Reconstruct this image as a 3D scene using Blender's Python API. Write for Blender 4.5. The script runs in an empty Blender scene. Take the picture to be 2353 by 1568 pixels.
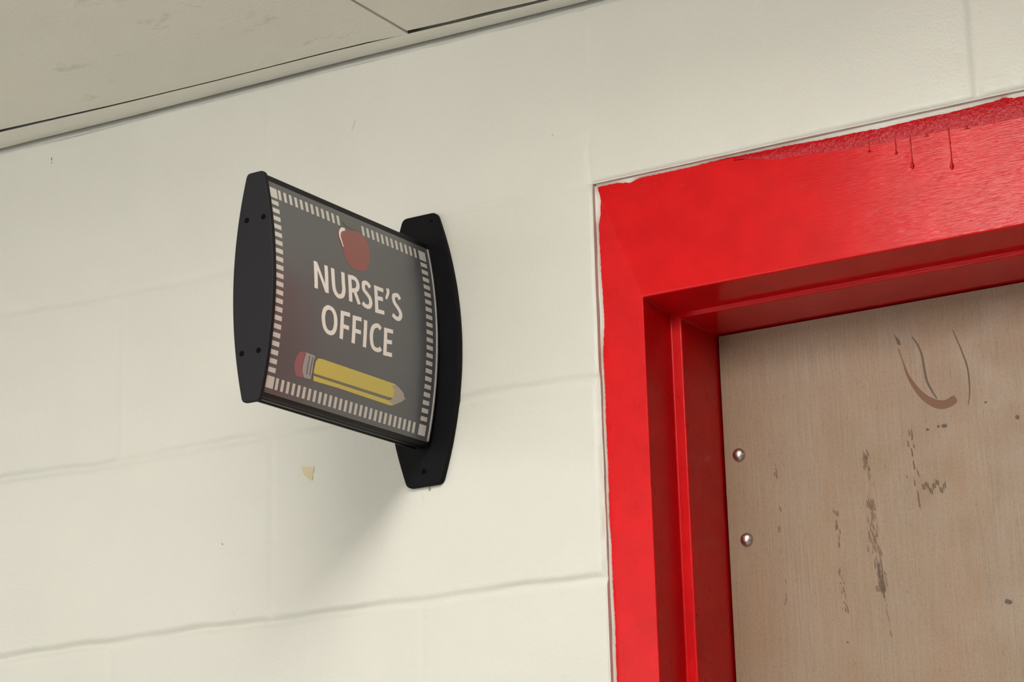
import bpy, bmesh, math, random
import numpy as np
from mathutils import Vector, Matrix
from mathutils.geometry import tessellate_polygon

random.seed(4)
scene = bpy.context.scene
COL = scene.collection
Z0 = 2.2352          # height of the mortar joint level with the door frame's top (eleven block courses)
B = 0.2032           # block course height

# ------------------------------------------------------------------ helpers
def link(o, parent=None):
    COL.objects.link(o)
    if parent is not None: o.parent = parent
    return o

def mesh_obj(name, verts, faces, mats, parent=None, smooth=False, midx=None):
    me = bpy.data.meshes.new(name)
    me.from_pydata([tuple(v) for v in verts], [], faces)
    for m in (mats if isinstance(mats, (list, tuple)) else [mats]): me.materials.append(m)
    if midx is not None:
        for p, i in zip(me.polygons, midx): p.material_index = i
    bm = bmesh.new(); bm.from_mesh(me); bmesh.ops.recalc_face_normals(bm, faces=bm.faces); bm.to_mesh(me); bm.free()
    if smooth:
        for p in me.polygons: p.use_smooth = True
    me.update()
    return link(bpy.data.objects.new(name, me), parent)

def tag(o, label=None, cat=None, kind=None, group=None):
    if label: o['label'] = label
    if cat: o['category'] = cat
    if kind: o['kind'] = kind
    if group: o['group'] = group
    return o

def bevel(o, w, seg=3, ang=30):
    m = o.modifiers.new('bevel', 'BEVEL'); m.width = w; m.segments = seg; m.limit_method = 'ANGLE'; m.angle_limit = math.radians(ang)
    for p in o.data.polygons: p.use_smooth = True
    try:
        w2 = o.modifiers.new('wn', 'WEIGHTED_NORMAL'); w2.keep_sharp = True
    except Exception: pass
    return o

def box_data(x0, x1, y0, y1, z0, z1):
    v = [(x, y, z) for x in (x0, x1) for y in (y0, y1) for z in (z0, z1)]
    f = [(0,1,3,2), (4,6,7,5), (0,4,5,1), (2,3,7,6), (0,2,6,4), (1,5,7,3)]
    return v, f

def box(name, x0, x1, y0, y1, z0, z1, mat, parent=None, bev=0):
    v, f = box_data(x0, x1, y0, y1, z0, z1)
    o = mesh_obj(name, v, f, mat, parent)
    if bev: bevel(o, bev)
    return o

def catmull(P, n=6, closed=False):
    P = [Vector(p) for p in P]; out = []
    N = len(P)
    rng = range(N if closed else N - 1)
    for i in rng:
        if closed: a, b, c, d = P[(i-1) % N], P[i], P[(i+1) % N], P[(i+2) % N]
        else: a, b, c, d = P[max(i-1, 0)], P[i], P[i+1], P[min(i+2, N-1)]
        for k in range(n):
            t = k / n
            out.append(0.5*((2*b) + (c-a)*t + (2*a-5*b+4*c-d)*t*t + (3*b-a-3*c+d)*t*t*t))
    if not closed: out.append(P[-1])
    return out

def ribbon(P, wx, wy, closed=False, taper=None):
    """2-D pen stroke along P: returns (verts, quads)"""
    P = [Vector(p) for p in P]; n = len(P); V = []; F = []
    for i, p in enumerate(P):
        if closed: t = (P[(i+1) % n] - P[(i-1) % n])
        else: t = P[min(i+1, n-1)] - P[max(i-1, 0)]
        t.normalize(); nn = Vector((-t.y, t.x))
        s = taper(i/(n-1)) if taper else 1
        off = Vector((nn.x*wx*s, nn.y*wy*s))
        V += [p + off, p - off]
    for i in range(n if closed else n-1):
        j = (i+1) % n
        F.append((2*i, 2*i+1, 2*j+1, 2*j))
    return V, F

# ------------------------------------------------------------------ materials
def mat(name, color=(.8,.8,.8), rough=.5, metal=0, coat=0, coat_rough=.2, spec=.5):
    m = bpy.data.materials.new(name); m.use_nodes = True
    b = m.node_tree.nodes['Principled BSDF']
    b.inputs['Base Color'].default_value = (*color, 1)
    b.inputs['Roughness'].default_value = rough
    b.inputs['Metallic'].default_value = metal
    b.inputs['Coat Weight'].default_value = coat
    b.inputs['Coat Roughness'].default_value = coat_rough
    b.inputs['Specular IOR Level'].default_value = spec
    return m

class G:
    """small node-graph helper"""
    def __init__(s, m): s.m = m; s.t = m.node_tree; s.b = s.t.nodes['Principled BSDF']
    def n(s, kind, **kw):
        nd = s.t.nodes.new(kind)
        for k, v in kw.items():
            if k in nd.inputs: nd.inputs[k].default_value = v
            else: setattr(nd, k, v)
        return nd
    def l(s, a, b): s.t.links.new(a, b)
    def coord(s, scale=(1,1,1), rot=(0,0,0)):
        c = s.n('ShaderNodeTexCoord'); mp = s.n('ShaderNodeMapping')
        mp.inputs['Scale'].default_value = scale; mp.inputs['Rotation'].default_value = rot
        s.l(c.outputs['Object'], mp.inputs['Vector']); return mp.outputs['Vector']
    def noise(s, vec, scale, detail=3, rough=.5):
        nd = s.n('ShaderNodeTexNoise'); nd.inputs['Scale'].default_value = scale
        nd.inputs['Detail'].default_value = detail; nd.inputs['Roughness'].default_value = rough
        s.l(vec, nd.inputs['Vector']); return nd.outputs['Fac']
    def ramp(s, fac, stops):
        nd = s.n('ShaderNodeValToRGB'); cr = nd.color_ramp
        while len(cr.elements) < len(stops): cr.elements.new(.5)
        for e, (p, c) in zip(cr.elements, stops):
            e.position = p; e.color = (*c, 1) if not isinstance(c, (int, float)) else (c, c, c, 1)
        s.l(fac, nd.inputs['Fac']); return nd.outputs['Color']
    def mix(s, fac, a, b, mode='MIX'):
        nd = s.n('ShaderNodeMix'); nd.data_type = 'RGBA'; nd.blend_type = mode
        for i, v in ((0, fac), (6, a), (7, b)):
            if isinstance(v, (int, float)): nd.inputs[i].default_value = v
            elif isinstance(v, tuple): nd.inputs[i].default_value = (*v, 1)
            else: s.l(v, nd.inputs[i])
        return nd.outputs[2]
    def math(s, op, a, b=0):
        nd = s.n('ShaderNodeMath'); nd.operation = op
        for i, v in ((0, a), (1, b)):
            if isinstance(v, (int, float)): nd.inputs[i].default_value = v
            else: s.l(v, nd.inputs[i])
        return nd.outputs[0]
    def bump(s, h, dist, strength=1, prev=None):
        nd = s.n('ShaderNodeBump'); nd.inputs['Distance'].default_value = dist; nd.inputs['Strength'].default_value = strength
        s.l(h, nd.inputs['Height'])
        if prev is not None: s.l(prev, nd.inputs['Normal'])
        return nd.outputs['Normal']
    def base(s, c): s.l(c, s.b.inputs['Base Color'])
    def normal(s, n): s.l(n, s.b.inputs['Normal'])
    def rough(s, n): s.l(n, s.b.inputs['Roughness'])

def wall_paint(name, col):
    m = mat(name, col, .42); g = G(m); v = g.coord()
    c = g.mix(g.ramp(g.noise(v, 9, 4), [(.3, 0), (.75, 1)]), tuple(x*.965 for x in col), col)
    c = g.mix(g.math('MULTIPLY', g.ramp(g.noise(v, 300, 2), [(.25, 0), (.75, 1)]), .10), c, tuple(x*.72 for x in col))
    g.base(c)
    n1 = g.bump(g.noise(v, 55, 4, .6), .0009, .5)
    n2 = g.bump(g.noise(v, 330, 3, .6), .00035, .7, n1)
    g.normal(n2)
    g.rough(g.ramp(g.noise(v, 120, 3), [(.3, .33), (.7, .5)]))
    return m

M = {}
M['wall'] = wall_paint('wall_paint', (.63, .622, .565))
M['trimw'] = wall_paint('trim_paint', (.86, .84, .76))

def ceiling_mat():
    col = (.84, .82, .74)
    m = mat('ceiling_paint', col, .7); g = G(m); v = g.coord()
    c = g.mix(g.ramp(g.noise(v, 5, 5, .6), [(.35, 0), (.7, 1)]), tuple(x*.95 for x in col), col)
    smudge = g.ramp(g.noise(g.coord((1, 1.6, 1), (0, 0, .6)), 13, 5, .7), [(.60, 0), (.76, 1)])
    c = g.mix(g.math('MULTIPLY', smudge, .55), c, (.36, .34, .28))
    c = g.mix(g.math('MULTIPLY', g.ramp(g.noise(v, 300, 2), [(.25, 0), (.75, 1)]), .12), c, tuple(x*.72 for x in col))
    g.base(c); g.normal(g.bump(g.noise(v, 160, 4, .6), .0006, .6))
    return m
M['ceil'] = ceiling_mat()
M['plenum'] = mat('plenum_dark', (.02, .019, .016), .9)

def red_mat(name, sc, amp=.0003, ramp=True):
    """brushed-on gloss enamel; sc = stretch of the brush marks"""
    m = mat(name, (.66, .004, .006), .2, spec=.22); g = G(m)
    v = g.coord(sc); vo = g.coord()
    lum = g.ramp(g.noise(vo, 30, 3), [(.3, 0), (.7, 1)])
    c = g.mix(lum, (.55, .0025, .005), (.64, .004, .007)); g.base(c)
    hgt = g.noise(v, 1.0, 2, .5)
    if ramp:      # the head was brushed out more heavily towards the right
        c_ = g.n('ShaderNodeTexCoord'); sp = g.n('ShaderNodeSeparateXYZ'); g.l(c_.outputs['Object'], sp.inputs[0])
        mr = g.n('ShaderNodeMapRange'); mr.interpolation_type = 'SMOOTHSTEP'
        for k_, v_ in ((1, -.30), (2, -.06), (3, .06), (4, 1.0)): mr.inputs[k_].default_value = v_
        g.l(sp.outputs['X'], mr.inputs[0]); hgt = g.math('MULTIPLY', hgt, mr.outputs[0])
    n1 = g.bump(hgt, amp, .8)
    n2 = g.bump(g.noise(vo, 60, 3, .5), .0006, .35, n1)
    g.normal(n2)
    g.rough(g.ramp(g.noise(v, 1.3, 2), [(.3, .12 if ramp else .26), (.7, .24 if ramp else .40)]))
    return m
M['red_h'] = red_mat('red_enamel_across', (80, 80, 1150), .00042)
M['red_v'] = red_mat('red_enamel_up', (700, 60, 40), .00007, False)
def red_lumpy():
    m = mat('red_enamel_lumpy', (.44, .003, .009), .16, spec=.2); g = G(m); vo = g.coord()
    g.normal(g.bump(g.noise(vo, 260, 3, .6), .0016, .8))
    return m
M['red_l'] = red_lumpy()

def wood_mat():
    m = mat('door_veneer', (.3, .2, .13), .5); g = G(m)
    vg = g.coord((420, 1, 14)); vo = g.coord(); vs = g.coord((1, 1, .35))
    grain = g.ramp(g.noise(vg, 1, 4, .65), [(.3, 0), (.7, 1)])
    c = g.mix(grain, (.228, .160, .103), (.305, .222, .152))
    blotch = g.ramp(g.noise(vs, 14, 5, .65), [(.38, 0), (.66, 1)])
    c = g.mix(g.math('MULTIPLY', blotch, .6), c, (.27, .155, .078))
    grey = g.ramp(g.noise(vs, 9, 4, .6), [(.5, 0), (.72, 1)])
    c = g.mix(g.math('MULTIPLY', grey, .28), c, (.27, .24, .20))
    fleck = g.ramp(g.noise(g.coord((700, 1, 90)), 1, 2, .5), [(.60, 0), (.74, 1)])
    c = g.mix(g.math('MULTIPLY', fleck, .5), c, (.14, .085, .045))
    c = g.mix(g.math('MULTIPLY', g.ramp(g.noise(vo, 420, 2), [(.3, 0), (.7, 1)]), .3), c, (.40, .28, .19))
    g.base(c)
    g.normal(g.bump(g.noise(vg, 1, 3, .6), .0003, .5))
    g.rough(g.ramp(g.noise(vo, 30, 3), [(.3, .42), (.7, .6)]))
    return m
M['wood'] = wood_mat()
M['scuff_brown'] = mat('scuff_brown', (.165, .070, .030), .6)
M['scuff_dark'] = mat('scuff_dark', (.125, .085, .058), .7)
M['scuff_light'] = mat('scuff_light', (.195, .120, .072), .7)
M['tan'] = mat('bare_patch', (.60, .52, .33), .6)
M['rust'] = mat('rust_speck', (.34, .20, .06), .7)
M['grime'] = mat('grime', (.30, .25, .20), .7)
M['caulk'] = mat('white_caulk', (.72, .70, .64), .35)
g = G(M['caulk']); g.normal(g.bump(g.noise(g.coord(), 250, 3), .0006, .6))

def plastic(name, col, rough, sp=.5):
    m = mat(name, col, rough, spec=sp); g = G(m); g.normal(g.bump(g.noise(g.coord(), 900, 2), .0002, .6)); return m
M['cap'] = plastic('black_moulded_plastic', (.0105, .0100, .012), .6, .16)
M['plate'] = plastic('black_plate_plastic', (.0030, .0028, .0038), .6, .12)
M['rail'] = plastic('black_rail', (.006, .0055, .006), .45, .25)
M['recess'] = mat('screw_black', (.002, .002, .002), .8, spec=.05)
PR = dict(coat=.9, coat_rough=.22)
def printed(name, col):
    m = mat(name, col, .5, **PR); g = G(m)
    g.normal(g.bump(g.noise(g.coord(), 500, 2), .0001, .35)); return m
M['face'] = printed('print_slate', (.072, .075, .083))
M['white'] = printed('print_white', (.88, .855, .80))
M['barw'] = printed('print_bar_white', (.60, .58, .54))
M['apple'] = printed('print_apple_red', (.25, .040, .030))
M['leaf'] = printed('print_leaf', (.075, .085, .060))
M['yellow'] = printed('print_yellow', (.60, .49, .06))
M['yline'] = printed('print_pencil_line', (.14, .125, .075))
M['pink'] = printed('print_eraser', (.28, .090, .115))
M['ferr'] = printed('print_ferrule', (.32, .32, .32))
M['ferrd'] = printed('print_ferrule_dark', (.13, .13, .12))
M['pwood'] = printed('print_pencil_wood', (.38, .33, .26))
M['lens'] = mat('lens_edge', (.34, .33, .33), .3)
M['alu'] = mat('polished_bolt', (.62, .60, .58), .32, metal=1)
M['floor'] = mat('vinyl_floor', (.38, .33, .26), .35)
g = G(M['floor']); _v = g.coord((1, 1, 1)); ck = g.n('ShaderNodeTexChecker'); ck.inputs['Scale'].default_value = 3.28
ck.inputs['Color1'].default_value = (.52, .50, .45, 1); ck.inputs['Color2'].default_value = (.42, .40, .36, 1)
g.l(_v, ck.inputs['Vector']); g.base(g.mix(g.noise(_v, 60, 4), ck.outputs['Color'], (.36, .34, .30)))
M['fix'] = mat('fixture_white', (.75, .75, .72), .4)
def emis(name, col, s):
    m = mat(name, (.8, .8, .8), .4); b = m.node_tree.nodes['Principled BSDF']
    b.inputs['Emission Color'].default_value = (*col, 1); b.inputs['Emission Strength'].default_value = s; return m
M['panelling'] = mat('brown_panelling', (.10, .06, .035), .5)  # unseen right end wall, coloured dark to weaken light from that side

# ------------------------------------------------------------------ artwork on the sign face (metres on the face)
LET={'N':[[(-0.22577,0.0371),(-0.22568,0.00944)],[(-0.22560,0.0400),(-0.20800,0.0060)],[(-0.20816,0.03710),(-0.20782,0.0089)]],'U':[[(-0.19691,0.03689),(-0.1964,0.02144),(-0.19462,0.0143),(-0.19017,0.01053),(-0.18565,0.01041),(-0.18106,0.01264),(-0.17882,0.01868),(-0.17939,0.02547),(-0.1794,0.03696)]],'R':[[(-0.16799,0.0370),(-0.1674,0.00923)],[(-0.16812,0.03479),(-0.16135,0.0355),(-0.15626,0.03412),(-0.15406,0.03008),(-0.15494,0.02601),(-0.15825,0.02314),(-0.16295,0.02183),(-0.16756,0.02187)],[(-0.16062,0.02224),(-0.15262,0.00935)]],'S':[[(-0.13244,0.03202),(-0.13572,0.03478),(-0.13977,0.03545),(-0.14344,0.03401),(-0.1443,0.03098),(-0.14344,0.02696),(-0.13837,0.02393),(-0.13386,0.02076),(-0.13207,0.01626),(-0.13423,0.01192),(-0.13837,0.0105),(-0.14362,0.01118),(-0.14673,0.01291)]],'E':[[(-0.12231,0.03650),(-0.12167,0.00778)],[(-0.12452,0.03439),(-0.10863,0.03443)],[(-0.12304,0.02361),(-0.11021,0.02466)],[(-0.12401,0.00983),(-0.10815,0.01079)]],'ap':[[(-0.10071,0.03844),(-0.09996,0.03432),(-0.1043,0.02653)]],'S2':[[(-0.07895,0.03167),(-0.08165,0.035),(-0.08532,0.03501),(-0.08979,0.03311),(-0.09052,0.02935),(-0.08866,0.02549),(-0.08343,0.02204),(-0.0794,0.01831),(-0.07837,0.01462),(-0.08096,0.01084),(-0.08526,0.00968),(-0.09008,0.01094),(-0.0933,0.01235)]],'O':[[(-0.20404,-0.0052),(-0.19785,-0.00618),(-0.19372,-0.01067),(-0.1922,-0.01708),(-0.19283,-0.02326),(-0.19519,-0.02778),(-0.19944,-0.02982),(-0.20503,-0.02955),(-0.20982,-0.02625),(-0.21232,-0.02079),(-0.21298,-0.01493),(-0.2111,-0.00914),(-0.20734,-0.00615),(-0.20404,-0.0052)]],'F':[[(-0.18157,-0.00368),(-0.18181,-0.03197)],[(-0.18378,-0.00575),(-0.16843,-0.00487)],[(-0.18195,-0.01856),(-0.16945,-0.01856)]],'F2':[[(-0.16099,-0.00411),(-0.16133,-0.03204)],[(-0.16323,-0.00611),(-0.14859,-0.00515)],[(-0.16141,-0.01887),(-0.14909,-0.01861)]],'I':[[(-0.14128,-0.00423),(-0.14173,-0.03203)]],'C':[[(-0.11469,-0.00777),(-0.11831,-0.00543),(-0.12245,-0.00564),(-0.12768,-0.00851),(-0.13038,-0.01392),(-0.13057,-0.02014),(-0.12893,-0.02596),(-0.12566,-0.02938),(-0.12027,-0.03031),(-0.11565,-0.02936),(-0.11314,-0.02712)]],'E2':[[(-0.10582,-0.00464),(-0.10583,-0.03315)],[(-0.10817,-0.00678),(-0.09259,-0.0058)],[(-0.10644,-0.01849),(-0.09394,-0.01724)],[(-0.108,-0.03108),(-0.09291,-0.03019)]]}
APPLE=[(-0.18001,0.08165),(-0.17633,0.08504),(-0.17006,0.08702),(-0.16521,0.0871),(-0.15954,0.08648),(-0.15326,0.08814),(-0.14712,0.08916),(-0.14007,0.08981),(-0.13457,0.0882),(-0.13062,0.08434),(-0.12799,0.07891),(-0.12736,0.07299),(-0.12818,0.06672),(-0.12991,0.06025),(-0.13405,0.05323),(-0.13869,0.04851),(-0.14583,0.04647),(-0.15175,0.04591),(-0.1596,0.04517),(-0.16611,0.04711),(-0.17134,0.05112),(-0.17441,0.05626),(-0.17617,0.06293),(-0.1788,0.06939),(-0.18106,0.07478)]
SHINE=[(-0.16744,0.0859),(-0.17312,0.08439),(-0.17739,0.08054),(-0.17852,0.07544),(-0.17666,0.07055),(-0.17483,0.06505)]
LEAF=[(-0.1679,0.09519),(-0.15719,0.09871),(-0.14734,0.09892),(-0.13977,0.09788),(-0.13626,0.09636),(-0.13971,0.09113),(-0.14897,0.08959),(-0.15485,0.08955),(-0.16166,0.08956),(-0.16706,0.09116)]
PENCIL={'eraser':[(-0.23685,-0.05613),(-0.24633,-0.05806),(-0.2505,-0.06392),(-0.25237,-0.07076),(-0.24979,-0.07728),(-0.24692,-0.08081),(-0.24383,-0.08138),(-0.23473,-0.08051),(-0.23858,-0.07509),(-0.23918,-0.06932),(-0.23813,-0.06203)],'ferrule':[(-0.23598,-0.05655),(-0.22123,-0.05714),(-0.22245,-0.06482),(-0.2223,-0.07073),(-0.2234,-0.08028),(-0.23415,-0.08081),(-0.23839,-0.07505),(-0.23886,-0.06985),(-0.23789,-0.06316)],'fstripe':[(-0.22967,-0.05735),(-0.23017,-0.06221),(-0.23083,-0.06826)],'yel':[(-0.21644,-0.05856),(-0.20955,-0.05777),(-0.08292,-0.05804),(-0.08882,-0.06166),(-0.08286,-0.06395),(-0.08425,-0.07261),(-0.09076,-0.07289),(-0.22108,-0.07375),(-0.22127,-0.06875),(-0.22037,-0.06382)],'line':[(-0.22108,-0.07375),(-0.09076,-0.07289),(-0.08852,-0.07309),(-0.08997,-0.07614),(-0.21998,-0.07619)],'yel2':[(-0.21998,-0.07619),(-0.08997,-0.07614),(-0.08201,-0.0795),(-0.08664,-0.08066),(-0.17799,-0.08008),(-0.21926,-0.0809)],'wood':[(-0.08292,-0.05804),(-0.07589,-0.06014),(-0.06612,-0.06455),(-0.0642,-0.06983),(-0.06558,-0.07208),(-0.08198,-0.07962),(-0.08997,-0.07614),(-0.08425,-0.07261),(-0.08286,-0.06395),(-0.08882,-0.06166)],'lead':[(-0.06581,-0.06856),(-0.06055,-0.06865),(-0.065,-0.07072)]}
EXPO = 0.2
def LIGHTS():
    c = (1.0, .962, .895)
    light_fixture(-.24, -1.30, .24, 1.22, 1, c, 'long wraparound ceiling light in front of the sign and the door', 20.0)
    light_fixture(2.5, -1.30, .19, 1.22, .5, c, 'long wraparound ceiling light at the right end of the corridor', 5)
    light_fixture(-2.6, -1.30, .19, 1.22, 1, c, 'long wraparound ceiling light at the left end of the corridor', 10)  # added to light the scene, no lamp known there
    # added frosted window, never in view, glowing as a frontal fill light
    x0, x1, z0, z1 = -2.6, -.2, 1.1, 2.25
    w = link(bpy.data.objects.new('window_1', None)); w.location = ((x0+x1)/2, RY, z0)
    tag(w, 'frosted daylight window on the far side of the corridor', 'window', 'structure')
    hx = (x1-x0)/2; h = z1-z0
    for a in ((-hx-.05, hx+.05, -.05, 0), (-hx-.05, hx+.05, h, h+.05), (-hx-.05, -hx, 0, h), (hx, hx+.05, 0, h), (-.02, .02, 0, h)):
        box('window_frame', a[0], a[1], .0, .05, a[2], a[3], M['fix'], w, .002)
    box('pane', -hx, hx, .004, .012, 0, h, emis('daylight_pane', (.97, .99, 1.0), 2.2), w)

# ------------------------------------------------------------------ the block wall
OPX0, OPX1, OPZ = -.4055, .6105, .0005      # masonry opening for the door frame
H_DEV = {0: [(-2.4,0),(-1.204,-.001),(-1.089,-.0035),(-.944,-.0085),(-.75,-.003),(-.578,.0018),(-.461,.0007),(-.406,-.0010),(.6,0)],
        -1: [(-2.4,0),(-1.196,.0024),(-1.066,-.0011),(-.941,-.0020),(-.881,-.0003),(-.793,.0006),(-.569,.0012),(-.468,.0020),(-.413,.0001),(.6,0)],
        -2: [(-2.4,0),(-1.188,-.0029),(-.939,.0003),(-.71,.0003),(-.551,.0022),(-.417,.0017),(.6,0)]}
CEIL = [(-2.6,.003),(-1.212,.0050),(-1.01,.0022),(-.703,.0010),(-.535,-.0018),(-.402,-.0032),(.6,-.0032),(2.6,-.003)]
def czd(x): return float(np.interp(x, [a for a, b in CEIL], [b for a, b in CEIL]))
V_DEV = {(0, 0.): .008, (0, -.4064): -.001, (0, -.8128): -.001, (-1, -1.016): -.001, (-2, -.8128): .004, (-3, -1.016): -.011, (-3, -.6096): -.010}
H_DEPTH = {0: .0014, -1: .0019, -2: .0029}

def build_wall():
    xs = set(); zs = set()
    def addr(s, a, b, st):
        n = max(1, int(round((b-a)/st)))
        for i in range(n+1): s.add(round(a+(b-a)*i/n, 5))
    addr(xs, -1.32, .16, .0026); addr(xs, -3.5, -1.32, .06); addr(xs, .16, 3.5, .06)
    addr(zs, -.66, .2032, .0026); addr(zs, -Z0, -.66, .06); addr(zs, .2032, .30, .03)
    for k in range(-17, 18):
        c = k*B
        if not (-1.32 < c < .16): addr(xs, c-.009, c+.009, .003)
    for k in range(-11, 2):
        c = k*B
        if not (-.66 < c < .2): addr(zs, max(c-.009, -Z0), c+.009, .003)
    for v in (OPX0, OPX1): xs.add(v); xs.add(round(v-.0012, 5)); xs.add(round(v+.0012, 5))
    zs.add(OPZ); zs.add(OPZ+.0012); zs.add(-Z0)
    X = np.array(sorted(x for x in xs if -3.5 <= x <= 3.5)); Z = np.array(sorted(z for z in zs if -Z0 <= z <= .30))
    XX, ZZ = np.meshgrid(X, Z)
    rng = np.random.default_rng(3)
    # smooth value noise
    def vn(sx, sz, seed):
        r = np.random.default_rng(seed); g = r.random((400, 600))
        u = (XX+4)/sx; v = (ZZ+3)/sz
        iu = np.floor(u).astype(int); iv = np.floor(v).astype(int); fu = u-iu; fv = v-iv
        fu = fu*fu*(3-2*fu); fv = fv*fv*(3-2*fv)
        A = g[iv % 400, iu % 600]; Bq = g[iv % 400, (iu+1) % 600]; Cq = g[(iv+1) % 400, iu % 600]; D = g[(iv+1) % 400, (iu+1) % 600]
        return (A*(1-fu)+Bq*fu)*(1-fv)+(Cq*(1-fu)+D*fu)*fv-.5
    Y = .0010*vn(.11, .09, 1) + .0005*vn(.03, .03, 2)
    D = np.zeros_like(XX)
    for k in range(-11, 2):
        dev = H_DEV.get(k)
        zc = k*B + (np.interp(X, [a for a, b in dev], [b for a, b in dev]) if dev else 0*X)
        zc = zc + .0008*np.sin(X*31+k)+.0005*np.sin(X*77+2*k)
        if k == 1:
            zc = .2005 + np.interp(X, [a for a, b in CEIL], [b for a, b in CEIL])
            d = .0120*np.clip((ZZ-zc[None, :]+.0044)/.0030, 0, 1)
        else:
            w = .0062; t = (ZZ-zc[None, :])/w
            dep = H_DEPTH.get(k, .0015)*(1+.7*vn(.07, 1.0, 20+k))
            d = dep*np.clip(1-t*t, 0, 1)**1.5
        D = np.maximum(D, d)
    for c in range(-11, 1):
        inside = (ZZ > c*B) & (ZZ < (c+1)*B)
        off = 0 if c % 2 == 0 else B
        for n in range(-9, 10):
            x0 = off + n*2*B
            if abs(x0) > 3.5: continue
            xd = x0 + V_DEV.get((c, round(x0, 4)), 0.)
            t = (XX-xd)/.0062
            dep = .0015 if c not in (-2,) else .0020
            d = dep*np.clip(1-t*t, 0, 1)**1.5*(1+.5*vn(.003, .006, 70+c))
            D = np.where(inside, np.maximum(D, d), D)
    # worn rounded block arris around the door opening
    e1 = np.clip(1-(OPX0-XX)/.0035, 0, 1)*((XX <= OPX0) & (ZZ < OPZ+.004))
    e2 = np.clip(1-(ZZ-OPZ)/.0035, 0, 1)*((ZZ >= OPZ) & (XX > OPX0-.002) & (XX < OPX1))
    Y = Y + D + .0016*np.maximum(e1, e2)**2
    nx, nz = len(X), len(Z)
    co = np.stack([XX, Y, ZZ], -1).reshape(-1, 3)
    idx = np.arange(nx*nz).reshape(nz, nx)
    cx = (X[:-1]+X[1:])/2; cz = (Z[:-1]+Z[1:])/2
    CX, CZ = np.meshgrid(cx, cz)
    keep = ~((CX > OPX0) & (CX < OPX1) & (CZ < OPZ))
    q = np.stack([idx[:-1, :-1], idx[:-1, 1:], idx[1:, 1:], idx[1:, :-1]], -1)[keep]
    # returns of the opening (block thickness) 
    extra = []; faces = []
    base = len(co)
    ix0 = int(np.argmin(abs(X-OPX0))); ix1 = int(np.argmin(abs(X-OPX1))); iz = int(np.argmin(abs(Z-OPZ)))
    path = [idx[j, ix0] for j in range(0, iz+1)] + [idx[iz, i] for i in range(ix0+1, ix1+1)] + [idx[j, ix1] for j in range(iz-1, -1, -1)]
    for a in path: extra.append((co[a][0], .19, co[a][2]))
    for i in range(len(path)-1): faces.append((path[i], path[i+1], base+i+1, base+i))
    verts = np.concatenate([co, np.array(extra)]); 
    allf = np.concatenate([q, np.array(faces)])
    # marks on the paint: flaked patch, rust speck, scratches, screw hole (flat flecks lying on the paint)
    mv = []; mf = []; mi = []
    def fleck(P, k, yy=-.0007):
        b = len(verts)+len(mv)
        mv.extend([(p[0], yy, p[1]) for p in P]); mf.append(tuple(range(b, b+len(P)))); mi.append(k)
    fleck([(-.7685,-.2440),(-.762,-.2455),(-.756,-.2462),(-.7515,-.2472),(-.7520,-.2515),(-.7540,-.2545),(-.7532,-.2575),(-.7545,-.2622),(-.7572,-.2612),(-.7605,-.2580),(-.7650,-.2545),(-.7672,-.2500)], 1)
    fleck([(-1.1305,.1795),(-1.1290,.1795),(-1.1287,.1765),(-1.1298,.1755)], 2)
    fleck([(-1.1300,.1738),(-1.1286,.1738),(-1.1289,.1716),(-1.1298,.1718)], 2)
    fleck([(-.8745,-.3150),(-.8727,-.3147),(-.8722,-.3165),(-.8738,-.3170)], 3)
    fleck([(-.4492,.0622),(-.4480,.0625),(-.4479,.0612),(-.4489,.0610)], 3)
    fleck([(-.6165,-.2948),(-.6150,-.2948),(-.6152,-.3030),(-.6162,-.3030)], 4)
    fleck([(-.6952,.1318),(-.6944,.1314),(-.6992,.1212),(-.6997,.1216)], 4)
    fleck([(-.762,.0784),(-.7605,.0790),(-.7655,.0752),(-.7668,.0746)], 4)
    fleck([(-.8590,-.3900),(-.8582,-.3896),(-.8560,-.3960),(-.8572,-.3958)], 4)
    nq = len(allf); nm = len(mf)
    verts = np.concatenate([verts, np.array(mv)])
    me = bpy.data.meshes.new('wall_back')
    loops = np.concatenate([allf.reshape(-1)] + [np.array(f) for f in mf])
    tot = np.concatenate([np.full(nq, 4), np.array([len(f) for f in mf])])
    start = np.concatenate([[0], np.cumsum(tot)[:-1]])
    me.vertices.add(len(verts)); me.vertices.foreach_set('co', verts.astype(np.float32).reshape(-1))
    me.loops.add(len(loops)); me.loops.foreach_set('vertex_index', loops.astype(np.int32))
    me.polygons.add(len(tot)); me.polygons.foreach_set('loop_start', start.astype(np.int32))
    me.polygons.foreach_set('loop_total', tot.astype(np.int32))
    mat_i = np.concatenate([np.zeros(nq), np.array(mi)]).astype(np.int32)
    for m in (M['wall'], M['tan'], M['rust'], M['grime'], M['grimel']): me.materials.append(m)
    me.polygons.foreach_set('material_index', mat_i)
    sm = np.ones(len(tot), bool); sm[nq-len(faces):] = False
    me.polygons.foreach_set('use_smooth', sm)
    me.update(calc_edges=True); me.validate()
    o = link(bpy.data.objects.new('wall_back', me)); o.location = (0, 0, Z0)
    return o
M['grimel'] = mat('faint_scratch', (.55, .53, .45), .6)
wall = tag(build_wall(), 'cream painted concrete block wall behind the projecting sign', 'wall', 'structure')

# small screw hole in the paint under the wall plate of the sign
bm = bmesh.new(); bmesh.ops.create_uvsphere(bm, u_segments=16, v_segments=8, radius=1)
bmesh.ops.scale(bm, vec=(.0021, .0012, .0034), verts=bm.verts)
me = bpy.data.meshes.new('nail_head'); bm.to_mesh(me); bm.free(); me.materials.append(M['grime'])
o = link(bpy.data.objects.new('nail_head', me)); o.location = (-.6071, .0003, Z0-.2905)
tag(o, 'tiny grey nail head in the wall just below the sign bracket', 'nail')

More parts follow.
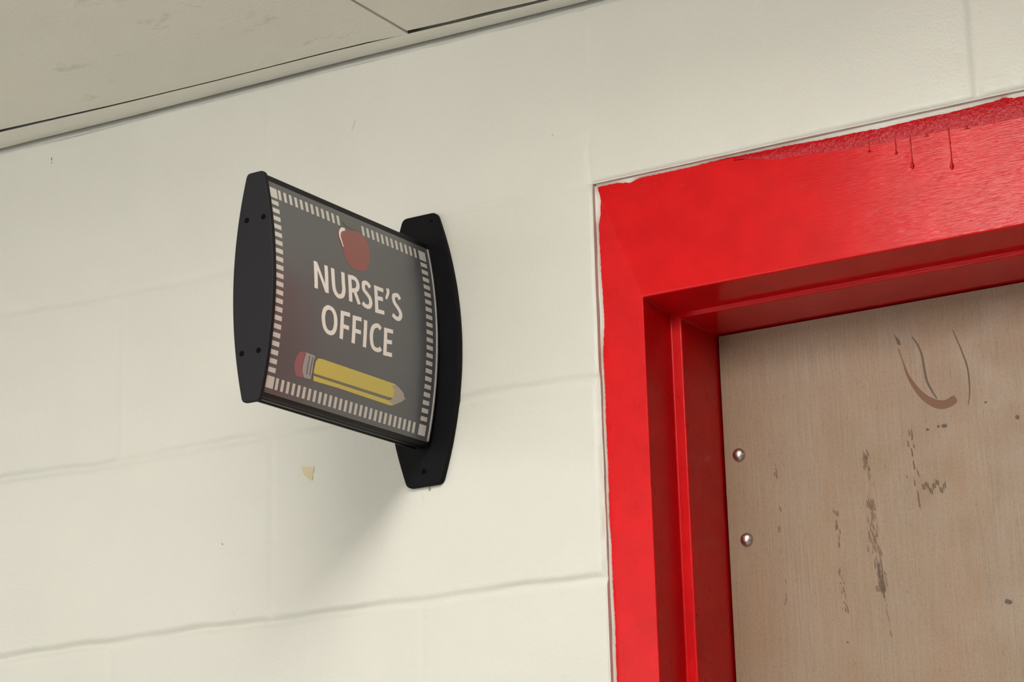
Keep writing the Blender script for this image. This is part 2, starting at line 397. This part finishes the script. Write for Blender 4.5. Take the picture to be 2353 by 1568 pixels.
# rest of the corridor
RX, RY = 3.5, -2.75
tag(box('floor', -RX, RX, RY, 0, -.05, 0, M['floor']), 'tan vinyl tile corridor floor', 'floor', 'structure')
tag(box('wall_front', -RX, RX, RY-.1, RY, 0, Z0+.3, M['wall']), 'cream wall on the far side of the corridor', 'wall', 'structure')
tag(box('wall_left', -RX-.1, -RX, RY, 0, 0, Z0+.3, M['wall']), 'cream wall at the left end of the corridor', 'wall', 'structure')
tag(box('wall_right', RX, RX+.1, RY, 0, 0, Z0+.3, M['panelling']), 'dark brown panelled wall at the right end of the corridor', 'wall', 'structure')

# ------------------------------------------------------------------ ceiling
ZC = Z0 + .2035
def trim_y(x): return float(np.interp(x, [-3.5, -1.17, -.86, -.634, -.432, .6, 3.5], [-.046, -.042, -.0315, -.0275, -.0215, -.021, -.021]))
ceiling = tag(box('ceiling', -RX, RX, RY, 0, ZC+.055, ZC+.10, M['plenum']), 'painted board ceiling of wide butted panels above the wall', 'ceiling', 'structure')
SEAM = -.607
def ceil_panel(x0, x1, gap, y1=RY):
    n = 24; V = []; F = []
    rnd = random.Random(int(x0*100))
    for i in range(n+1):
        x = x0+(x1-x0)*i/n; z = ZC+czd(x)
        ye = trim_y(x)-gap(x)
        for (y, zz) in ((ye, z+.016), (ye, z), (y1*.5, ZC), (y1, ZC), (y1, ZC+.016)): V.append((x, y, zz))
    for i in range(n):
        for j in range(4): a = i*5+j; F.append((a, a+1, a+6, a+5))
        F.append((i*5+4, i*5, i*5+5, i*5+9))
    F.append((0,1,2,3,4)); e = n*5; F.append((e,e+4,e+3,e+2,e+1))
    return mesh_obj('ceiling_panel', V, F, M['ceil'], ceiling)
gl = lambda x: float(np.interp(x, [-1.3, -1.17, -1.08, -.95, -.80, -.66, -.640, -.634], [.0078, .0074, .0058, .0036, .0030, .0038, .0038, .0001]))
gr = lambda x: .0082+.0006*math.sin(x*60)
ceil_panel(-1.826, SEAM, gl)
ceil_panel(SEAM+.0042, .612, gr)
ceil_panel(.615, 1.834, lambda x: .004); ceil_panel(1.837, RX, lambda x: .004)
ceil_panel(-RX, -1.829, lambda x: .004)

# painted wall moulding along the ceiling edge
n = 90; V = []; F = []
for i in range(n+1):
    x = -RX+2*RX*i/n if False else -RX+2*RX*(i/n)
    z = ZC+czd(x)-.0007; y = trim_y(x)
    z += .0008
    prof = ((.0, z+.022), (.0, z), (y, z), (y, z+.0003), (-.0012, z+.0004), (-.0012, z+.022))
    V += [(x, a, b) for a, b in prof]
k = 6
for i in range(n):
    for j in range(k): F.append((i*k+j, i*k+(j+1) % k, (i+1)*k+(j+1) % k, (i+1)*k+j))
F.append(tuple(range(k))); F.append(tuple(n*k+j for j in range(k)))
tag(mesh_obj('trim_1', V, F, M['trimw']), 'narrow cream painted moulding where the wall meets the ceiling', 'moulding', 'structure')

# ------------------------------------------------------------------ red door frame (pressed metal, swept profile)
FX0, FX1 = -.4048, .6098
jx = [(0, .10), (0, .0095), (.0478, .0095), (.0478, .067), (.0603, .067), (.0603, .196), (.085, .196)]      # (inset, y)
hz = [0, 0, .1264, .1314, .1368, .1368, .160]
V = []; F = []; MI = []
ZT = -.0002
for (ins, y), h in zip(jx, hz):
    V += [(FX0+ins, y, -Z0+.0), (FX0+ins, y, ZT-h), (FX1-ins, y, ZT-h), (FX1-ins, y, -Z0+.0)]
# split each strip so long edges bend cleanly
for i in range(6):
    a, b = i*4, (i+1)*4
    for j, mi in ((0, 0), (1, 1), (2, 0)):
        F.append((a+j, a+j+1, b+j+1, b+j)); MI.append(mi)
frame = mesh_obj('trim_2', V, F, [M['red_v'], M['red_h'], M['red_l']], midx=MI)
frame.location = (0, 0, Z0)
bevel(frame, .0016, 4, 40)
tag(frame, 'glossy red painted metal door frame with stepped rebate', 'door frame', 'structure')

# lumpy unbrushed paint band along the head's upper edge
def frame_fleck(name, pts, y, m, thick=.0004, smooth=False):
    n = len(pts); V = [(p[0], y-thick, p[1]) for p in pts] + [(p[0], y+.0005, p[1]) for p in pts]
    F = [tuple(range(n))] + [(i, (i+1) % n, n+(i+1) % n, n+i) for i in range(n)]
    return mesh_obj(name, V, F, m, frame, smooth)
rnd = random.Random(8)
V = []; F = []; N = 240
for i in range(N+1):
    x = -.25+(FX1-.01+.25)*i/N
    h = (.010+.011*min(1, i/70))*min(1, .15+i/16) + .0009*math.sin(x*40)+.0010*rnd.random()
    y0 = .0095
    V += [(x, y0+.0001, -.0017), (x, y0-.0003-.0003*rnd.random(), -.0035), (x, y0-.0003-.0005*rnd.random(), -.0035-h*.5), (x, y0-.0002-.0002*rnd.random(), -.002-h*.85), (x, y0+.0001, -.002-h)]
for i in range(N):
    for j in range(4): F.append((i*5+j, i*5+j+1, i*5+j+6, i*5+j+5))
mesh_obj('paint_band', V, F, M['red_l'], frame, True)

# paint drips running down from that band
for x, z0, z1, w in ((-.1070, -.016, -.0260, .0009), (-.0803, -.016, -.0340, .0011), (-.0655, -.014, -.0520, .0012), (-.0268, -.015, -.0605, .0012), (-.0485, -.019, -.0225, .0016), (-.0087, -.019, -.0235, .0022)):
    V = []; F = []; n = 14; m = 8
    for i in range(n+1):
        t = i/n; z = z0+(z1-z0)*t; bulb = math.exp(-((t-.93)/.07)**2)
        r = w*(.55+.1*math.sin(t*9))+w*1.25*bulb; xx = x+.0009*math.sin(t*2.4)*(z0-z1)/.04
        if i == n: r *= .3
        for j in range(m+1):
            a = math.pi*j/m; V.append((xx+r*math.cos(a), .0094-(.0004+.0011*bulb)*math.sin(a), z))
    for i in range(n):
        for j in range(m): F.append((i*(m+1)+j, i*(m+1)+j+1, (i+1)*(m+1)+j+1, (i+1)*(m+1)+j))
    mesh_obj('paint_drip', V, F, M['red_l'], frame, True)

rnd = random.Random(21)
V = []; F = []
for _ in range(60):
    x = rnd.uniform(-.385, -.2); z = -.006-abs(rnd.gauss(0, .006)); r = rnd.uniform(.0004, .0011); b = len(V)
    for j in range(8): a = math.pi*2*j/8; V.append((x+r*1.3*math.cos(a), .0096, z+r*math.sin(a)))
    V.append((x, .0096-r*.55, z))
    for j in range(8): F.append((b+j, b+(j+1) % 8, b+8))
mesh_obj('paint_speckle', V, F, M['red_l'], frame, True)['kind'] = 'stuff'

# ragged white caulk on the frame's outer edges
def caulk(path, wfun, horizontal, seed):
    rnd = random.Random(seed); V = []; F = []; n = len(path)
    for i, (x, z) in enumerate(path):
        w = max(.0001, wfun(i/(n-1), x, z)+rnd.uniform(-.00035, .00035))
        if horizontal: V += [(x, .0070, z+.001), (x, .0080, z-w*.5), (x, .0098, z-w)]
        else: V += [(x-.001, .0070, z), (x+w*.5, .0080, z), (x+w, .0098, z)]
    for i in range(n-1):
        for j in range(2): F.append((i*3+j, i*3+j+1, i*3+j+4, i*3+j+3))
    return mesh_obj('caulk_bead', V, F, M['caulk'], frame, True)
hx = np.linspace(FX0+.001, .30, 420)
wh = lambda t, x, z: float(np.interp(x, [-.405, -.38, -.365, -.355, -.33, -.25, -.21, -.17, -.10, -.03, .0, .02, .03, .04, .3],
                                       [.0012, .0010, .0038, .0008, .0012, .0002, .0008, .0020, .0046, .0040, .0030, .0022, .0004, .0034, .001]))
caulk([(x, ZT-.0002+.0003*math.sin(x*90)) for x in hx], wh, True, 1)
vz = np.linspace(-.0005, -1.4, 700)
wv = lambda t, x, z: float(np.interp(-z, [0, .006, .016, .03, .045, .07, .11, .15, .165, .18, .25, .35, .42, .5, .9, 1.4],
                                       [.0004, .0025, .0048, .0035, .0006, .0008, .0022, .0026, .0012, .0004, .0006, .0004, .0014, .0014, .001, .001]))
caulk([(FX0+.0004+.0003*math.sin(z*80), z) for z in vz], wv, False, 2)

# ------------------------------------------------------------------ the door leaf
DX0, DX1, DZ = FX0+.0603+.0022, FX1-.0603-.0022, ZT-.1368-.0018
DY = .148
V, F = box_data(DX0, DX1, DY, DY+.045, -Z0+.006, DZ); MI = [0]*len(F)
def dmark(vv, ff, k):
    b = len(V)
    dmark.n += 1; yy = DY-.00008-.000004*dmark.n
    V.extend([(p[0], yy, p[1]) for p in vv]); F.extend([tuple(b+i for i in f) for f in ff]); MI.extend([k]*len(ff))
dmark.n = 0
ARC1 = [(-.1460,-.1835),(-.1419,-.1975),(-.1385,-.2108),(-.1324,-.2237),(-.1246,-.2351),(-.1156,-.2432),(-.1056,-.2477),(-.0969,-.2469),(-.0900,-.2432)]
ARC2 = [(-.1304,-.1745),(-.125,-.1839),(-.1215,-.1956),(-.12,-.2103),(-.1183,-.2217),(-.1139,-.2325),(-.1094,-.2408)]
ARC3 = [(-.0877,-.1748),(-.0828,-.1892),(-.0787,-.2026),(-.0758,-.2149),(-.075,-.231),(-.076,-.2434),(-.078,-.2515)]
c = catmull(ARC1, 6); dmark(*ribbon(c, .0044, .0044, taper=lambda t: min(1, .12+1.5*max(0, t-.12))*(1 if t < .96 else .75)), 1)
c = catmull(ARC2, 6); dmark(*ribbon(c, .0011, .0011, taper=lambda t: .6+.5*math.sin(t*3)), 2)
c = catmull(ARC3, 6); dmark(*ribbon(c, .0009, .0009, taper=lambda t: .5+.5*math.sin(t*3.1)), 2)
dmark([Vector(p) for p in [(-.1493,-.1680),(-.1465,-.1720),(-.1440,-.1752),(-.1425,-.1810),(-.1462,-.1800),(-.1478,-.1735)]], [tuple(range(6))], 2)
rnd = random.Random(12)
def streak(path, count, spread, k, ln=(.004, .02), w=(.0003, .0008)):
    P = catmull(path, 20)
    for _ in range(count):
        p = rnd.choice(P); x = p.x+rnd.gauss(0, spread); z = p.y; l = rnd.uniform(*ln); ww = rnd.uniform(*w)
        dmark([Vector((x-ww, z)), Vector((x+ww*.6, z+l*.1)), Vector((x+ww+.0008, z-l)), Vector((x, z-l*.9))], [(0, 1, 2, 3)], k)
ST = [(-.1897,-.2807),(-.1869,-.3013),(-.1869,-.3315),(-.1859,-.3616),(-.1829,-.3918),(-.1798,-.4217),(-.1764,-.4455),(-.1735,-.4769)]
streak(ST, 40, .0014, 3, (.002, .008), (.0002, .0005)); streak(ST[2:6], 70, .0030, 3, (.002, .009), (.0002, .0006)); streak(ST[:2], 16, .0022, 3, (.002, .006)); streak(ST[4:6], 22, .002, 2, (.003, .010), (.0002, .0006))
streak([(-.2233,-.3328),(-.222,-.3772),(-.2227,-.4169),(-.2198,-.437)], 26, .0016, 3, (.002, .006), (.0002, .0005))
streak([(-.288,-.27),(-.285,-.36),(-.283,-.43)], 12, .002, 3, (.002, .007), (.0002, .0005))
streak([(-.14,-.262),(-.139,-.30),(-.137,-.34)], 16, .003, 3, (.002, .009), (.0002, .0005))
for i in range(14):
    x = -.131+.023*i/13; z = -.3250+rnd.uniform(-.002, .002)+.003*math.sin(i)
    dmark([Vector((x-.0006, z)), Vector((x+.0005, z)), Vector((x+.0009, z-.0055)), Vector((x-.0002, z-.005))], [(0, 1, 2, 3)], 3)
for x, z, r in ((-.0300,-.2714,.0022), (-.1038,-.2689,.0024), (-.1100,-.2690,.0012), (-.1215,-.2703,.0016), (-.0541,-.4480,.0030), (-.1881,-.2890,.0020), (-.168,-.301,.0008),(-.06,-.252,.0012),(-.22,-.47,.001),(-.245,-.515,.0016)):
    pts = [Vector((x+r*(.5+.6*rnd.random())*math.cos(a)*1.2, z+r*(.5+.6*rnd.random())*math.sin(a))) for a in [2*math.pi*q/9 for q in range(9)]]
    dmark(pts, [tuple(range(9))], 2)
door = mesh_obj('door_1', V, F, [M['wood'], M['scuff_brown'], M['scuff_dark'], M['scuff_light']], midx=MI)
door.location = (0, 0, Z0)
tag(door, 'scuffed brown wood veneer door inside the red frame', 'door', 'structure')
# two domed bolt heads
def dome(name, x, z, r, h, parent, tilt=0):
    V = []; F = []; nr, ns = 10, 32
    prof = [(r, .0), (r*1.0, .0006)] + [(r*math.cos(a), .0006+h*math.sin(a)) for a in [math.pi/2*i/nr for i in range(1, nr)]]
    for (rr, hh) in prof:
        for j in range(ns): a = 2*math.pi*j/ns; V.append((x+rr*math.cos(a), DY-hh, z+rr*math.sin(a)*(1.0)))
    k = len(V); V.append((x, DY-.0006-h, z))
    for i in range(len(prof)-1):
        for j in range(ns): F.append((i*ns+j, i*ns+(j+1) % ns, (i+1)*ns+(j+1) % ns, (i+1)*ns+j))
    e = (len(prof)-1)*ns
    for j in range(ns): F.append((e+j, e+(j+1) % ns, k))
    o = mesh_obj(name, V, F, M['alu'], parent, True); return o
for (x, z) in ((-.3258, -.2672), (-.3222, -.3556)):
    o = dome('bolt_head', x, z, .0070, .0048, door); o['label'] = 'domed bright metal bolt head'

# ------------------------------------------------------------------ projecting corridor sign
SX, SZ = -.6104, Z0-.1418
sign = link(bpy.data.objects.new('projecting_sign', None)); sign.location = (SX, 0, SZ)
tag(sign, "black double-sided NURSE'S OFFICE sign with apple and pencil, projecting from the wall beside the door", 'sign')
K1, K2 = .031, .0128
def sh(p):                                    # small shear lining the sign body up with the camera fit
    x, y, z = p; return (x, y+K1*z, z+K2*(y+.15))
def fh(z): s = z/.1125; return .0085+.0135*(1-s*s)
def lens_outline(he, hm, H, rc, n=40):
    """barrel outline (x, z) with rounded corners"""
    f = lambda z: he+(hm-he)*(1-(z/H)**2)
    R = []
    for i in range(n+1):
        z = H-2*H*i/n; R.append((f(z), z))
    # round the four corners
    pts = [Vector(p) for p in R] + [Vector((-a, b)) for a, b in reversed(R)]
    def rounded(c, a, b):
        da = (a-c).normalized()*rc; db = (b-c).normalized()*rc
        return [c+da*(1-t)**2+db*t**2 for t in (0, .2, .4, .6, .8, 1)]
    out = []
    TR, BR = Vector((f(H), H)), Vector((f(-H), -H)); TL, BL = Vector((-f(H), H)), Vector((-f(-H), -H))
    right = [Vector((f(H-2*H*i/n), H-2*H*i/n)) for i in range(n+1)]
    right = [p for p in right if abs(p.y) < H-rc]
    out += rounded(TR, TL, right[0]) + right + rounded(BR, right[-1], BL)
    left = [Vector((-p.x, p.y)) for p in reversed(right)]
    out += rounded(BL, BR, left[0]) + left + rounded(TL, left[-1], TR)
    return out
def slab(name, outline, y0, y1, m, shear, bev=.0012):
    n = len(outline)
    V = [(p.x, y0, p.y) for p in outline] + [(p.x, y1, p.y) for p in outline]
    if shear: V = [sh(v) for v in V]
    F = [tuple(range(n)), tuple(range(2*n-1, n-1, -1))] + [(i, (i+1) % n, n+(i+1) % n, n+i) for i in range(n)]
    o = mesh_obj(name, V, F, m, sign)
    if bev: bevel(o, bev, 3, 50)
    return o
CAPY = -.2915
plate = slab('wall_plate', lens_outline(.0208, .0467, .1461, .0055), .0006, -.0065, M['plate'], False, .0014)
cap = slab('end_cap', lens_outline(.0098, .0236, .1138, .0042), CAPY, CAPY-.0055, M['cap'], True, .0010)
YA, YB = -.0075, CAPY+.0004
# rails: extruded profiles (x, z)
def rail(name, prof):
    V = [sh((x, YA, z)) for x, z in prof]+[sh((x, YB, z)) for x, z in prof]; n = len(prof)
    F = [tuple(range(n)), tuple(range(2*n-1, n-1, -1))]+[(i, (i+1) % n, n+(i+1) % n, n+i) for i in range(n)]
    o = mesh_obj(name, V, F, M['rail'], sign); bevel(o, .0005, 2, 30); return o
rail('top_rail', [(-.0085,.1035),(-.0080,.1115),(.0080,.1115),(.0093,.1105),(.0095,.1035),(.0078,.1030)])
rail('bottom_rail', [(-.0095,-.1030),(-.0093,-.1085),(-.0055,-.1095),(-.0050,-.1070),(-.0015,-.1070),(-.0010,-.1095),(.0035,-.1095),(.0040,-.1075),(.0068,-.1075),(.0072,-.1100),(.0093,-.1085),(.0098,-.1040),(.0080,-.1030)])
# curved printed insert (front and back)
def insert(name, sgn):
    V = []; F = []; nz = 48; ys = (YA-.001, YB+.0002)
    for i in range(nz+1):
        z = -.1048+.2096*i/nz
        for y in ys:
            V.append(sh((sgn*fh(z), y, z))); V.append(sh((sgn*(fh(z)-.0012), y, z)))
    for i in range(nz):
        a = i*4; b = a+4
        F += [(a, a+2, b+2, b), (a+1, b+1, b+3, a+3), (a, b, b+1, a+1), (a+2, a+3, b+3, b+2)]
    F += [(0, 1, 3, 2), (nz*4, nz*4+2, nz*4+3, nz*4+1)]
    o = mesh_obj(name, V, F, M['face'], sign, False)
    bevel(o, .0002, 1, 60); return o
face = insert('sign_face', 1); insert('sign_face', -1)
face['label'] = "dark slate grey printed insert reading NURSE'S OFFICE"
# light cut edge of the clear lens at the wall end
V = []; F = []; nz = 48
for i in range(nz+1):
    z = -.1040+.2080*i/nz
    for (dx, y) in ((.0002, -.0124), (.0011, -.0122), (.0011, -.0094), (.0002, -.0092)): V.append(sh((fh(z)+dx, y, z)))
for i in range(nz):
    for j in range(4): F.append((i*4+j, i*4+(j+1) % 4, (i+1)*4+(j+1) % 4, (i+1)*4+j))
F += [(0,1,2,3), (nz*4+3, nz*4+2, nz*4+1, nz*4)]
o = mesh_obj('lens_edge', V, F, M['lens'], sign, True); o['label'] = 'pale cut edge of the clear sign lens'

# screws: four recessed heads in the outer cap, two in the wall plate
def screw(x, y, z, r, shear):
    V = []; F = []; ns = 18; prof = [(r, 0), (r, .0003), (r*.72, .0005), (r*.55, .0002), (.00001, .0001)]
    for rr, h in prof:
        for j in range(ns): a = 2*math.pi*j/ns; V.append((x+rr*math.cos(a), y-h, z+rr*math.sin(a)))
    if shear: V = [sh(v) for v in V]
    for i in range(len(prof)-1):
        for j in range(ns): F.append((i*ns+j, i*ns+(j+1) % ns, (i+1)*ns+(j+1) % ns, (i+1)*ns+j))
    mesh_obj('screw', V, F, M['recess'], sign, True)
for x, z in ((.0108, .0662), (-.0088, .0662), (.0082, -.0655), (-.0112, -.0655)): screw(x, CAPY-.0054, z, .0027, True)
screw(.0005, -.0064, -.1310, .0030, False); screw(.0150, -.0064, .1370, .0014, False)

# --- artwork: thin printed shapes following the curve of the insert
def art(name, shapes, mats, off=.00012, parent=face):
    """shapes: list of (verts2d, faces, material index, layer)"""
    bm = bmesh.new()
    for vv, ff, mi, layer in shapes:
        vs = [bm.verts.new((layer*.00012, p[0], p[1])) for p in vv]
        for f in ff:
            try: fc = bm.faces.new([vs[i] for i in f]); fc.material_index = mi
            except ValueError: pass
    for k in range(-26, 27):
        g_ = bm.verts[:]+bm.edges[:]+bm.faces[:]
        bmesh.ops.bisect_plane(bm, geom=g_, dist=1e-7, plane_co=(0, 0, k*.004), plane_no=(0, 0, 1))
    for v in bm.verts:
        lay, y, z = v.co; v.co = sh((fh(z)+off+lay, y, z))
    for f in bm.faces:
        if f.normal.x < 0: f.normal_flip()
    bm.normal_update()
    for f in bm.faces:
        if f.normal.x < 0: f.normal_flip()
    me = bpy.data.meshes.new(name); bm.to_mesh(me); bm.free()
    for m in mats: me.materials.append(m)
    return link(bpy.data.objects.new(name, me), parent)
def poly(P, mi, layer):
    t = tessellate_polygon([[Vector((p[0], p[1], 0)) for p in P]])
    return (P, [tuple(f) for f in t], mi, layer)
def rect(y0, y1, z0, z1): return ([(y0, z0), (y1, z0), (y1, z1), (y0, z1)], [(0, 1, 2, 3)], 0, 0)

# dashed border
sh_ = []
YL, YR, ZTp, ZBt = -.2905, -.0178, .0985, -.1000
sh_ += [rect(YL, YL+.0118, ZTp-.0105, ZTp), rect(YR-.0130, YR, ZTp-.0105, ZTp), rect(YL, YL+.0122, ZBt, ZBt+.0112), rect(YR-.0130, YR, ZBt, ZBt+.0110)]
for i in range(28):
    y = -.2735+i*.008652; sh_.append(rect(y-.0022, y+.0022, ZBt, ZBt+.0110))
for i in range(12):
    y = -.2745+i*.00886; sh_.append(rect(y-.0022, y+.0022, ZTp-.0105, ZTp))
for i in range(12):
    y = -.1335+i*.00870; sh_.append(rect(y-.0021, y+.0021, ZTp-.0105, ZTp))
for i in range(21):
    z = .0828-i*.00829
    sh_.append(rect(YL, YL+.0118, z-.0023, z+.0023)); sh_.append(rect(YR-.0125, YR-.0005, z-.0023, z+.0023))
art('dashed_border', sh_, [M['barw']])['label'] = 'white dashed border around the print'

# lettering (one mesh per word)
def word(keys, nm):
    out = []; layer = 0
    for kname in keys:
        for st in LET[kname]:
            layer += .25
            if kname == 'ap':
                V, F = ribbon(catmull(st, 5), .0030, .0021, taper=lambda t: 1-.42*t)
            elif len(st) == 2:
                V, F = ribbon([Vector(p) for p in st], .0029, .0021)
                lo, hi = (.0089, .0371) if kname in 'NR' else (-1, 1)
                V = [Vector((v.x, min(hi, max(lo, v.y)))) for v in V]
            else:
                closed = (kname == 'O')
                P = catmull(st[:-1] if closed else st, 6, closed)
                V, F = ribbon(P, .0029, .0022, closed=closed)
            out.append((V, F, 0, layer % 1.0))
    o = art('lettering', out, [M['white']]); o['label'] = 'white word ' + nm; return o
word(['N', 'U', 'R', 'S', 'E', 'ap', 'S2'], "NURSE'S")
word(['O', 'F', 'F2', 'I', 'C', 'E2'], 'OFFICE')

# apple
ap = [poly([tuple(p) for p in catmull(APPLE, 3, True)], 0, 0), poly([tuple(p) for p in catmull(LEAF, 3, True)], 2, 1)]
V, F = ribbon(catmull(SHINE, 6), .0024, .0020, taper=lambda t: max(.2, 1-.75*t) if t > .2 else .6+2*t)
ap.append((V, F, 1, 2))
art('apple', ap, [M['apple'], M['white'], M['leaf']])['label'] = 'red apple with green leaf'

# pencil
pn = [poly([tuple(p) for p in PENCIL['eraser']], 0, 0), poly([tuple(p) for p in PENCIL['ferrule']], 1, 1)]
for dx, l in ((0, 2), (.0052, 2), (.0100, 2)):
    P = [Vector((a+dx, b)) for a, b in [(-.2300,-.0585),(-.2305,-.0640),(-.2312,-.0705),(-.2308,-.0770)]]
    V, F = ribbon(catmull(P, 4), .0009, .0009); pn.append((V, F, 2, l))
pn += [poly(PENCIL['yel'], 3, 1), poly(PENCIL['line'], 4, 1), poly(PENCIL['yel2'], 3, 1), poly(PENCIL['wood'], 5, 1), poly(PENCIL['lead'], 1, 2)]
art('pencil', pn, [M['pink'], M['ferr'], M['ferrd'], M['yellow'], M['yline'], M['pwood']])['label'] = 'yellow pencil with pink eraser'

# ------------------------------------------------------------------ ceiling lights (out of frame)
def light_fixture(x, y, sx, sy, power, col, label, strength):
    r = link(bpy.data.objects.new('ceiling_light', None)); r.location = (x, y, ZC)
    tag(r, label, 'ceiling light', group='ceiling lights of the corridor')
    box('housing', -sx/2-.02, sx/2+.02, -sy/2-.02, sy/2+.02, -.012, 0.0, M['fix'], r, .003)
    # wrap-around prismatic lens: glows downwards and sideways
    hy = sx/2; P = [(-hy, -.012), (-hy*.99, -.062), (-hy*.88, -.080), (-hy*.5, -.086), (hy*.5, -.086), (hy*.88, -.080), (hy*.99, -.062), (hy, -.012)]
    n = len(P); V = [(a, -sy/2, b) for a, b in P]+[(a, sy/2, b) for a, b in P]
    F = [tuple(range(n)), tuple(range(2*n-1, n-1, -1))]+[(i, (i+1) % n, n+(i+1) % n, n+i) for i in range(n)]
    mesh_obj('diffuser', V, F, emis('diffuser_glow', col, strength), r)
    L = bpy.data.lights.new('lamp', 'AREA'); L.shape = 'RECTANGLE'; L.size = sx; L.size_y = sy; L.energy = power; L.color = col
    o = link(bpy.data.objects.new('lamp', L), r); o.location = (0, 0, -.089)
    return r
LIGHTS()

# ------------------------------------------------------------------ camera
R = [[0.8570902977783676, 0.5144376333680262, -0.02738873543801172], [-0.15997090795654906, 0.2152330769884397, -0.9633711803752725], [-0.4896994282840715, 0.8300774927347403, 0.26676923734467756]]
cam = bpy.data.cameras.new('camera'); co = link(bpy.data.objects.new('camera', cam))
rt, dn, fw = map(Vector, R)
m3 = Matrix((rt, -dn, -fw)).transposed()
co.matrix_world = Matrix.Translation((0.7023486, -2.0454464, Z0-0.8070156)) @ m3.to_4x4()
cam.sensor_width = 36; cam.sensor_fit = 'HORIZONTAL'; cam.lens = 5546.395675/2353*36; cam.clip_start = .05
scene.camera = co

w = bpy.data.worlds.new('world'); scene.world = w; w.use_nodes = True
w.node_tree.nodes['Background'].inputs[0].default_value = (.8, .82, .85, 1); w.node_tree.nodes['Background'].inputs[1].default_value = .05
vs = scene.view_settings
scene.display_settings.display_device = 'sRGB'
vs.view_transform = 'Standard'; vs.look = 'None'; vs.gamma = 1; vs.use_curve_mapping = False; vs.exposure = EXPO
